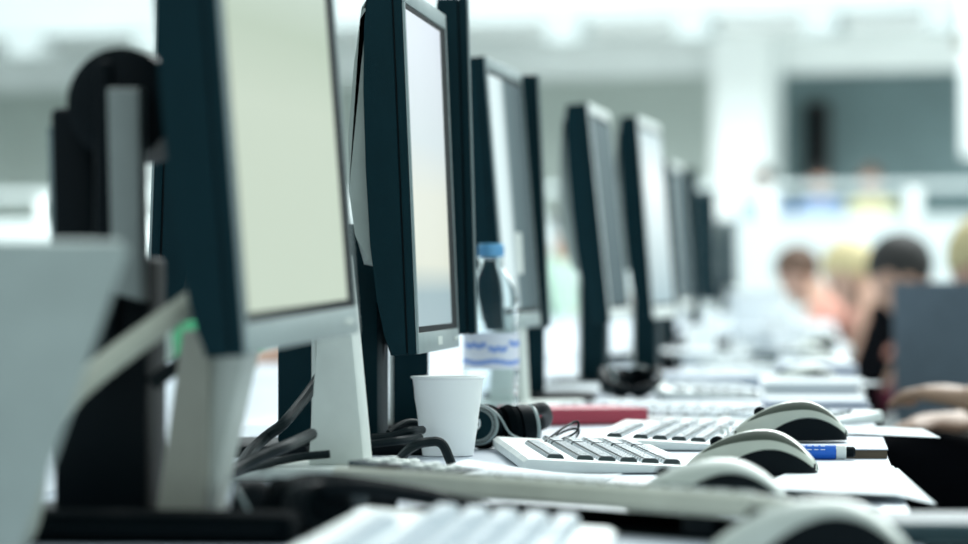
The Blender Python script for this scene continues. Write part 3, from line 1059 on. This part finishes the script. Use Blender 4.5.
Z1 = DESK + 0.0006
sheet('white sheet drooping over the desk edge behind the nearest mouse', [G(742, 500), G(936, 506), G(898, 474), G(790, 478)], 0.002, 0.0008, lift=lambda u, v: 0.004 * (1 - v) - 0.010 * max(0, u - 0.8) * 3 * (1 - v) + 0.002)
sheet('upper white sheet lying under the in-focus mouse at the desk edge', [G(770, 486), G(912, 492), G(893, 470), G(795, 474)], 0.0012, 0.0028)
sheet('small white sheet lying left of the drooping papers, before the mouse', [G(690, 494), G(800, 500), G(830, 484), G(740, 480)], 0.001, 0.0005)
sheet('crumpled white paper lying in front of the cup', [Vector((-0.30, 2.86, DESK)), Vector((-0.19, 2.80, DESK)), Vector((-0.16, 3.00, DESK)), Vector((-0.30, 3.12, DESK))], 0.010, 0.006, n=14)
sheet('white sheet poking out over the desk edge above the notebook', [Vector((-0.055, 3.80, DESK)), Vector((0.124, 3.69, DESK)), Vector((0.112, 3.90, DESK)), Vector((-0.04, 3.98, DESK))], 0.001, 0.013,
      lift=lambda u, v: -0.004 * u)
i = 0
for (x, y, w, h, a) in [(-0.34, 4.62, 0.15, 0.29, 20), (-0.20, 4.85, 0.19, 0.2, -15), (-0.05, 5.95, 0.2, 0.29, 30), (-0.33, 5.6, 0.2, 0.29, -30), (-0.02, 7.0, 0.17, 0.29, 5), (-0.33, 7.6, 0.2, 0.29, 60), (-0.05, 8.3, 0.2, 0.29, -20), (-0.04, 9.4, 0.2, 0.29, 14), (-0.3, 10.5, 0.2, 0.29, 40), (-0.05, 11.0, 0.2, 0.29, 0)]:
    sheet('%s of the far loose white sheets strewn along the desk, counting from the camera' % ORD[i], rect(x, y, w, h, R(a)), 0.006, 0.0008)
    i += 1


def stack(label, cx, cy, w, h, t, a, m=PAPER):
    r = thing('paper_stack', label, 'paper stack', (cx, cy, DESK), R(a), 'paper stacks on the desk')
    b = NB()
    n = 6
    for q in range(n):
        dx, dy = random.uniform(-0.004, 0.004), random.uniform(-0.004, 0.004)
        box(b, -w / 2 + dx, w / 2 + dx, -h / 2 + dy, h / 2 + dy, 0.0003 + t * q / n, t * (q + 0.97) / n)
    obj('sheets', b, m, r)
    b = NB(); box(b, -w / 2, w / 2, -h / 2, h / 2, t, t + 0.0006)
    obj('top_sheet', b, PAPER, r)
    return r


stack('low stack of lavender papers at the desk edge beyond the silver mice', -0.002, 4.86, 0.13, 0.20, 0.012, 3, PAPERL)
stack('taller stack of white papers at the desk edge, halfway down the row', -0.003, 5.30, 0.135, 0.26, 0.024, -2)
stack('stack of pale papers at the desk edge farther down the row', -0.002, 6.25, 0.125, 0.28, 0.030, 2, PAPERL)
stack('stack of white papers lying between two far monitors', -0.31, 7.25, 0.21, 0.28, 0.030, 5)
stack('farthest stack of white papers near the row end', -0.12, 9.8, 0.22, 0.3, 0.045, 8)
bx = thing('cardboard_box', 'white cardboard box standing on the desk beside the farthest monitors', 'box', (-0.19, 11.2, DESK), R(8))
b = NB(); box(b, -0.075, 0.075, -0.1, 0.1, 0.0004, 0.135, 0.003)
obj('body', b, PAPER, bx)
b = NB(); box(b, -0.078, 0.078, -0.103, 0.103, 0.1352, 0.15, 0.003)
obj('lid', b, WHITE, bx)
bk = thing('folder', 'blue-grey folder lying at the foot of the leaning monitors', 'folder', (-0.205, 5.78, DESK), R(8))
b = NB(); box(b, -0.10, 0.10, -0.13, 0.13, 0.0004, 0.022, 0.003)
obj('cover', b, GREYCOV, bk)
b = NB(); box(b, -0.098, 0.101, -0.128, 0.1305, 0.004, 0.018)
obj('page_block', b, PAPERL, bk)

# dark power strip and black sleeve in the left foreground
ps = thing('power_strip', 'dark power strip lying among cables left of the wedge stand', 'power strip', (-0.352, 2.72, DESK), R(80))
b = NB(); box(b, -0.12, 0.12, -0.022, 0.022, 0.0004, 0.0202, 0.004)
obj('body', b, CASE, ps)
for q in range(4):
    b = NB(); lathe(b, [(0.017, 0.0202), (0.017, 0.0215), (0.014, 0.0216), (0.0135, 0.0204)], 24, Matrix.Translation((-0.08 + q * 0.05, 0, 0)))
    obj('socket', b, BLACK, ps)
b = NB(); box(b, 0.10, 0.114, -0.008, 0.008, 0.0202, 0.024, 0.001)
obj('switch', b, BLACK, ps)
sv = thing('sleeve', 'flat black sleeve lying on the desk at the lower left', 'sleeve', (-0.47, 2.30, DESK), R(0))
b = NB(); box(b, -0.10, 0.14, -0.03, 0.025, 0.0004, 0.02, 0.006)
obj('body', b, SOFTBLACK, sv)
b = NB(); box(b, -0.09, 0.13, -0.0312, -0.029, 0.009, 0.012)
obj('zip', b, BLACK, sv)
gp = thing('telephone', 'dark desk handset with small pale buttons lying behind the beige keyboard', 'telephone', (-0.318, 2.88, DESK), R(-20))
b = NB(); prism(b, [(-0.045, 0.001), (0.045, 0.001), (0.045, 0.017), (-0.045, 0.025)], -0.035, 0.035, None, 0.004)
obj('body', b, CASE, gp)
for q in range(4):
    for r_ in range(3):
        b = NB(); ellipsoid(b, (-0.030 + q * 0.019, -0.016 + r_ * 0.016, 0.0237 - q * 0.0017), (0.006, 0.006, 0.003), None, 12, 8)
        obj('button', b, PALE, gp)


cs_ = thing('flat_case', 'dark teal flat case lying over the near right corner of the desk', 'case', (0.072, 2.37, DESK), R(4))
b = NB(); box(b, -0.055, 0.052, -0.06, 0.06, 0.0004, 0.015, 0.006, 4)
obj('body', b, TEAL, cs_)
b = NB(); box(b, -0.054, 0.051, -0.0605, -0.0595, 0.0070, 0.0082)
obj('seam', b, BLACK, cs_)
# blurred clutter farther down the desk
dk = [(-0.27, 6.75, 80), (-0.24, 8.5, 10), (-0.28, 9.6, 60)]
for i, (x, y, a) in enumerate(dk):
    dup(hs2, (x, y, DESK + 0.0002), R(a), '%s of the far black headphones along the foot of the monitors, counting from the camera' % ORD[i], HG)
cupw = [(-0.24, 7.6), (-0.06, 7.75), (-0.10, 9.0), (-0.27, 10.2)]
for i, (x, y) in enumerate(cupw):
    dup(cp, (x, y, DESK), 0, '%s of the far blurred white cups down the desk, counting from the camera' % ORD[i], 'far white cups')
dkf = [(-0.05, 7.3, 20), (-0.06, 8.9, -25), (-0.02, 10.3, 10)]
for i, (x, y, a) in enumerate(dkf):
    f_ = thing('folder', '%s of the dark teal folders far down the desk, counting from the camera' % ORD[i], 'folder', (x, y, DESK), R(a), 'dark folders down the desk')
    b = NB(); box(b, -0.06, 0.06, -0.09, 0.09, 0.0004, 0.030, 0.003)
    obj('cover', b, TEAL, f_)
    b = NB(); box(b, -0.058, 0.061, -0.091, 0.088, 0.004, 0.026)
    obj('page_block', b, PAPER, f_)

# ------------------------------------------------------------------ chairs and people
def make_chair():
    t = thing('office_chair', '', 'chair')
    b = NB(); box(b, -0.22, 0.22, -0.22, 0.22, 0.40, 0.455, 0.02, 3)
    obj('seat', b, CHAIRM, t)
    b = NB(); prism(b, [(-0.235, 0.52), (-0.205, 0.52), (-0.225, 0.90), (-0.255, 0.90)], -0.20, 0.20, None, 0.012)
    obj('backrest', b, CHAIRM, t)
    b = NB(); box(b, -0.262, -0.236, -0.03, 0.03, 0.38, 0.60, 0.004)
    obj('back_bar', b, BLACK, t)
    b = NB(); box(b, -0.25, 0.05, -0.03, 0.03, 0.372, 0.399, 0.004)
    obj('seat_bracket', b, BLACK, t)
    b = NB(); lathe(b, [(0.025, 0.08), (0.025, 0.37)], 16)
    obj('post', b, BLACK, t)
    for q in range(5):
        a = 2 * PI * q / 5
        b = NB(); box(b, 0.0, 0.27, -0.018, 0.018, 0.06, 0.085, 0.004, M=Matrix.Rotation(a, 4, 'Z'))
        l_ = obj('leg', b, BLACK, t)
        b = NB(); lathe(b, [(0.018, -0.012), (0.025, -0.008), (0.025, 0.008), (0.018, 0.012)], 16, Matrix.Rotation(a, 4, 'Z') @ Matrix.Translation((0.25, 0, 0.026)) @ Matrix.Rotation(PI / 2, 4, 'X'))
        obj('caster', b, BLACK, l_)
    return t


def person(label, loc, rotz, joints, cols, hairm, head_pitch=0.0, hair_len=0.0, group=None, vox=0.011):
    """joints: dict of local points (facing +x). One fused body mesh, hair and eyes as children. cols: skin, top, sleeve, trousers, shoes"""
    J = {k: Vector(v) for k, v in joints.items()}
    skin, top, sleeve, trs, shoe = cols[:5]
    segs = []   # a, b, ra, rb, slot

    def seg(a, b_, ra, rb, s):
        segs.append((Vector(a), Vector(b_), ra, rb, s))
    sp = J['pelvis'].lerp(J['neck'], 0.45)
    ch = J['pelvis'].lerp(J['neck'], 0.78)
    lat = Vector((0, 1, 0))
    for s in (-1, 1):
        seg(J['pelvis'] + lat * s * 0.075, sp + lat * s * 0.065, 0.105, 0.095, 3 if False else 1)
        seg(sp + lat * s * 0.065, ch + lat * s * 0.08, 0.098, 0.108, 1)
    seg(J['sh_l'], J['sh_r'], 0.066, 0.066, 1)
    seg(ch, J['neck'], 0.10, 0.06, 1)
    hd = J['head']
    seg(J['neck'], hd + Vector((-0.015, 0, -0.03)), 0.055, 0.052, 0)
    for s in ('l', 'r'):
        seg(J['sh_' + s], J['el_' + s], 0.060, 0.046, 2)
        seg(J['el_' + s], J['wr_' + s], 0.043, 0.030, 4)
        seg(J['pelvis'] + lat * (0.085 if s == 'l' else -0.085), J['kn_' + s], 0.098, 0.066, 3)
        seg(J['kn_' + s], J['an_' + s], 0.062, 0.042, 3)
        seg(J['an_' + s] + Vector((-0.03, 0, -0.03)), J['an_' + s] + Vector((0.15, 0, -0.04)), 0.044, 0.036, 5)
        # hand
        w_ = J['wr_' + s]
        d = J.get('hd_' + s, (w_ - J['el_' + s])).normalized() if 'hd_' + s in J else (w_ - J['el_' + s]).normalized()
        side = d.cross(Vector((0, 0, 1)))
        side = side.normalized() if side.length > 0.1 else lat.copy()
        nn = side.cross(d).normalized()
        for q in (-1.0, -0.33, 0.33, 1.0):
            k0 = w_ + d * 0.012 + side * q * 0.014
            k1 = w_ + d * 0.085 + side * q * 0.030
            seg(k0, k1, 0.016, 0.013, 0)
            ln = (0.058, 0.072, 0.078, 0.066)[[-1.0, -0.33, 0.33, 1.0].index(q)]
            f1 = k1 + d * ln * 0.55 - nn * 0.008
            f2 = f1 + d * ln * 0.40 - nn * 0.022
            seg(k1, f1, 0.0095, 0.0088, 0); seg(f1, f2, 0.0088, 0.0078, 0)
        sg = -1 if s == 'l' else 1
        th0 = w_ + d * 0.025 + side * -0.018 * sg
        th1 = th0 + d * 0.035 + side * -0.032 * sg - nn * 0.006
        seg(th0, th1, 0.013, 0.011, 0); seg(th1, th1 + d * 0.035 - nn * 0.010, 0.011, 0.009, 0)
    b = NB()
    for a, c, ra, rb, s in segs:
        L = (c - a).length
        M = align(a, c - a if L > 1e-5 else (0, 0, 1))
        pr = []
        for q in range(5):
            t_ = -PI / 2 + PI / 2 * q / 4
            pr.append((max(1e-4, ra * math.cos(t_)), ra * math.sin(t_)))
        for q in range(5):
            t_ = PI / 2 * q / 4
            pr.append((max(1e-4, rb * math.cos(t_)), L + rb * math.sin(t_)))
        lathe(b, pr, 14, M)
    HM = Matrix.Rotation(head_pitch, 3, 'Y')
    ellipsoid(b, hd + HM @ Vector((0, 0, 0.025)), (0.092, 0.074, 0.098), HM, 24, 16)
    ellipsoid(b, hd + HM @ Vector((0.022, 0, -0.045)), (0.066, 0.056, 0.066), HM, 20, 14)
    ellipsoid(b, hd + HM @ Vector((0.094, 0, -0.012)), (0.020, 0.014, 0.026), HM, 12, 8)
    ellipsoid(b, hd + HM @ Vector((0.082, 0, -0.058)), (0.012, 0.024, 0.009), HM, 12, 8)
    ellipsoid(b, hd + HM @ Vector((0.074, 0, -0.092)), (0.020, 0.022, 0.018), HM, 12, 8)
    for s in (-1, 1):
        ellipsoid(b, hd + HM @ Vector((-0.005, s * 0.076, -0.008)), (0.018, 0.010, 0.030), HM, 10, 8)
    me = bpy.data.meshes.new('tmp')
    b.to_mesh(me); b.free()
    o = bpy.data.objects.new('tmp', me)
    COL.objects.link(o)
    md = o.modifiers.new('r', 'REMESH'); md.mode = 'VOXEL'; md.voxel_size = vox
    md2 = o.modifiers.new('s', 'SMOOTH'); md2.iterations = 4; md2.factor = 0.5
    dg = bpy.context.evaluated_depsgraph_get()
    me2 = bpy.data.meshes.new_from_object(o.evaluated_get(dg))
    bpy.data.objects.remove(o)
    me2.name = 'body'
    me2.materials.clear()
    fore = sleeve if cols[2] is not skin else skin
    for m in (skin, top, sleeve, trs, cols[5] if len(cols) > 5 else fore, shoe):
        me2.materials.append(m)
    n = len(me2.polygons)
    cen = np.empty(n * 3); me2.polygons.foreach_get('center', cen); cen = cen.reshape(-1, 3)
    best = np.full(n, 1e9); slot = np.zeros(n, int)
    for a, c, ra, rb, s in segs + [(hd + HM @ Vector((0, 0, 0.02)), hd + HM @ Vector((0.02, 0, -0.05)), 0.085, 0.07, 0)]:
        A = np.array(a); D = np.array(c) - A
        L2 = max(1e-9, D @ D)
        t_ = np.clip(((cen - A) @ D) / L2, 0, 1)
        dist = np.linalg.norm(cen - (A + t_[:, None] * D), axis=1) - (ra + (rb - ra) * t_)
        mk_ = dist < best
        best[mk_] = dist[mk_]; slot[mk_] = s
    low = (cen[:, 2] < joints['pelvis'][2] + 0.03) & (slot == 1)
    slot[low] = 3
    me2.polygons.foreach_set('material_index', slot.astype(np.int32))
    me2.shade_smooth()
    po = bpy.data.objects.new('person', me2)
    COL.objects.link(po)
    po.location = loc; po.rotation_euler = (0, 0, rotz)
    tag(po, label, 'person', group)
    # hair
    b = NB()
    vs = ellipsoid(b, hd + HM @ Vector((-0.012, 0, 0.040)), (0.101, 0.086, 0.098), HM, 24, 16)
    dele = []
    for v in vs:
        lo = HM.transposed() @ (v.co - hd)
        lim = 0.055 if lo.x > 0.03 else (-0.02 if lo.x > -0.03 else -0.06 - hair_len)
        if lo.z < lim:
            if lo.x < -0.03 and hair_len:
                v.co += HM @ Vector((0, 0, -hair_len * min(1, (lim + 0.06 + hair_len - lo.z) / 0.05)))
            else:
                v.co = v.co + (hd + HM @ Vector((-0.01, 0, 0.02)) - v.co) * 0.25
    obj('hair', b, hairm, po)
    for s in (-1, 1):
        b = NB()
        ellipsoid(b, hd + HM @ Vector((0.083, s * 0.030, 0.012)), (0.010, 0.012, 0.008), HM, 10, 8)
        obj('eye', b, EYEM, po)
    return po


def seated(lean=0.25, head_fwd=0.06, head_drop=0.0, hand_l=(0.42, 0.16, 0.78), hand_r=(0.42, -0.16, 0.78)):
    pl = Vector((-0.02, 0, 0.545))
    T = 0.47
    nk = pl + Vector((math.sin(lean) * T, 0, math.cos(lean) * T))
    hd = nk + Vector((0.03 + head_fwd, 0, 0.155 - head_drop))
    sh = nk + Vector((-0.01, 0, -0.05))
    J = dict(pelvis=pl, neck=nk, head=hd, sh_l=sh + Vector((0, 0.175, 0)), sh_r=sh - Vector((0, 0.175, 0)),
             kn_l=(0.40, 0.12, 0.50), kn_r=(0.40, -0.12, 0.50), an_l=(0.38, 0.12, 0.085), an_r=(0.38, -0.12, 0.085))
    for s, h in (('l', hand_l), ('r', hand_r)):
        h = Vector(h); S = J['sh_' + s]
        mid = (S + h) / 2
        L = 0.285
        half = (h - S).length / 2
        drop = math.sqrt(max(0.0, L * L - half * half))
        out = Vector((-0.2, 0.55 if s == 'l' else -0.55, -0.85))
        ax = (h - S).normalized()
        out = (out - ax * out.dot(ax)).normalized()
        J['el_' + s] = mid + out * drop
        J['wr_' + s] = h
    return J


ch0 = make_chair()
CH_USED = [False]


def seat_person(label, clabel, x, y, rot, J, cols, hairm, hp=0.2, hl=0.0):
    o = person(label, (x, y, 0), rot, J, cols, hairm, hp, hl, 'people seated along the desk')
    d = Vector((math.cos(rot), math.sin(rot), 0))
    loc = (x - d.x * 0.01, y - d.y * 0.01, 0)
    if not CH_USED[0]:
        ch0.location = loc; ch0.rotation_euler = (0, 0, rot); ch0['label'] = clabel; ch0['group'] = 'office chairs along the desk'; CH_USED[0] = True
    else:
        dup(ch0, loc, rot, clabel, 'office chairs along the desk')
    return o


def cloth(name, rgb):
    return mat(name, rgb, 0.9, scale=12, var=0.12, spec=0.2)


C_LAV = cloth('lavender_cloth', (0.40, 0.43, 0.56))
C_MAR = cloth('maroon_cloth', (0.10, 0.015, 0.03))
C_BLK = mat('black_cloth', (0.0015, 0.002, 0.003), 0.9, scale=12, spec=0.05)
C_PNK = cloth('dusty_pink_cloth', (0.62, 0.30, 0.24))
C_WGR = cloth('pale_green_cloth', (0.55, 0.74, 0.62))
C_WHT = cloth('white_cloth', (0.78, 0.82, 0.80))
C_GRN = cloth('green_cloth', (0.10, 0.45, 0.22))
C_BLU = cloth('pale_blue_cloth', (0.30, 0.42, 0.62))
C_DBL = cloth('deep_blue_cloth', (0.06, 0.13, 0.34))
C_YEL = cloth('pale_yellow_cloth', (0.60, 0.60, 0.38))
C_GRY = cloth('slate_cloth', (0.09, 0.13, 0.16))

# right-hand side, facing the screens (-x)
JN = seated(0.12, 0.05, 0.0, (0.30, 0.10, 0.735), (0.30, -0.10, 0.70))
JN['kn_l'] = Vector((0.40, 0.06, 0.635)); JN['an_l'] = Vector((0.50, -0.16, 0.42))
seat_person('person in black at the right edge bare forearm resting above dark trousers', 'office chair under the person in black at the right edge', 0.53, 5.15, PI,
            JN, (SKINT, C_BLK, SKINT, TROUS, BLACK, SKINT), HAIRR, 0.3)
seat_person('person in a lavender top leaning over the desk at the right edge', 'office chair under the lavender topped person', 0.86, 8.4, PI,
            seated(0.95, 0.06, 0.05), (SKIN, C_LAV, C_LAV, TROUS, BLACK, SKIN), HAIRB, 0.6)
seat_person('person in a maroon top bending over the desk beyond the lavender topped one', 'office chair under the maroon topped person', 0.74, 10.9, PI,
            seated(0.98, 0.08, 0.05), (SKIN, C_MAR, C_MAR, TROUS, BLACK, SKIN), HAIRD, 0.6)
seat_person('person with fair hair and a black top bending over the far desk', 'office chair under the fair-haired person in black', 0.60, 13.4, PI,
            seated(0.95, 0.08, 0.05), (SKIN, C_BLK, C_BLK, TROUS, BLACK, SKIN), HAIRB, 0.6)
seat_person('person in a dusty pink top bending over the farthest desk', 'office chair under the dusty pink topped person', 0.40, 15.6, PI,
            seated(0.95, 0.08, 0.05), (SKIN, C_PNK, C_PNK, TROUS, BLACK, SKIN), HAIRR, 0.6)
dup(ch0, (0.50, 6.75, 0), R(100), 'empty slate office chair with its back to the camera beyond the person in black', 'office chairs along the desk')
dup(ch0, (0.42, 8.15, 0), R(75), 'empty slate office chair turned askew at the desk edge, farther of two empty ones', 'office chairs along the desk')
# left-hand side, facing +x
seat_person('person in a white top with green sleeves glimpsed left of the nearest monitor', 'office chair under the person in white with green sleeves', -1.42, 7.6, 0,
            seated(0.30, 0.05), (SKIN, C_WHT, C_GRN, C_GRY, BLACK, SKIN), HAIRD, 0.3)
seat_person('dark-haired person in a pale green top glimpsed between the monitors across the desk', 'office chair under the dark-haired person across the desk', -1.36, 17.4, 0,
            seated(0.30, 0.05), (SKIN, C_WGR, C_WGR, C_GRY, BLACK, SKIN), HAIRD, 0.3)


def standing():
    J = dict(pelvis=(0, 0, 0.93), neck=(0.0, 0, 1.43), head=(0.03, 0, 1.585), sh_l=(0, 0.16, 1.38), sh_r=(0, -0.16, 1.38),
             el_l=(0.0, 0.20, 1.10), el_r=(0.0, -0.20, 1.10), wr_l=(0.18, 0.14, 0.98), wr_r=(0.18, -0.14, 0.98),
             kn_l=(0.02, 0.10, 0.50), kn_r=(0.02, -0.10, 0.50), an_l=(0, 0.11, 0.085), an_r=(0, -0.11, 0.085))
    return J


for lab, px, off, cols, hr in (
        ('person in a pale blue top behind the parapet, right of the white column', 764, 0.1, (SKIN, C_BLU, C_BLU, TROUS, BLACK, SKIN), HAIRD),
        ('dark-haired person in a light blue top behind the parapet below the dark wall box', 822, 0.2, (SKIN, C_BLU, C_BLU, TROUS, BLACK, SKIN), HAIRD),
        ('person in a pale yellow top behind the parapet, rightmost of the three', 872, 0.1, (SKIN, C_YEL, C_YEL, TROUS, BLACK, SKIN), HAIRR)):
    u_ = bu(px, off)
    pt_ = ORG + E3 * u_ + Vector((-E3.y, E3.x, 0)) * off
    person(lab, (pt_.x, pt_.y, 0.14), ROTB - PI / 2, standing(), cols, hr, 0.15, 0, 'people behind the parapet', 0.013)
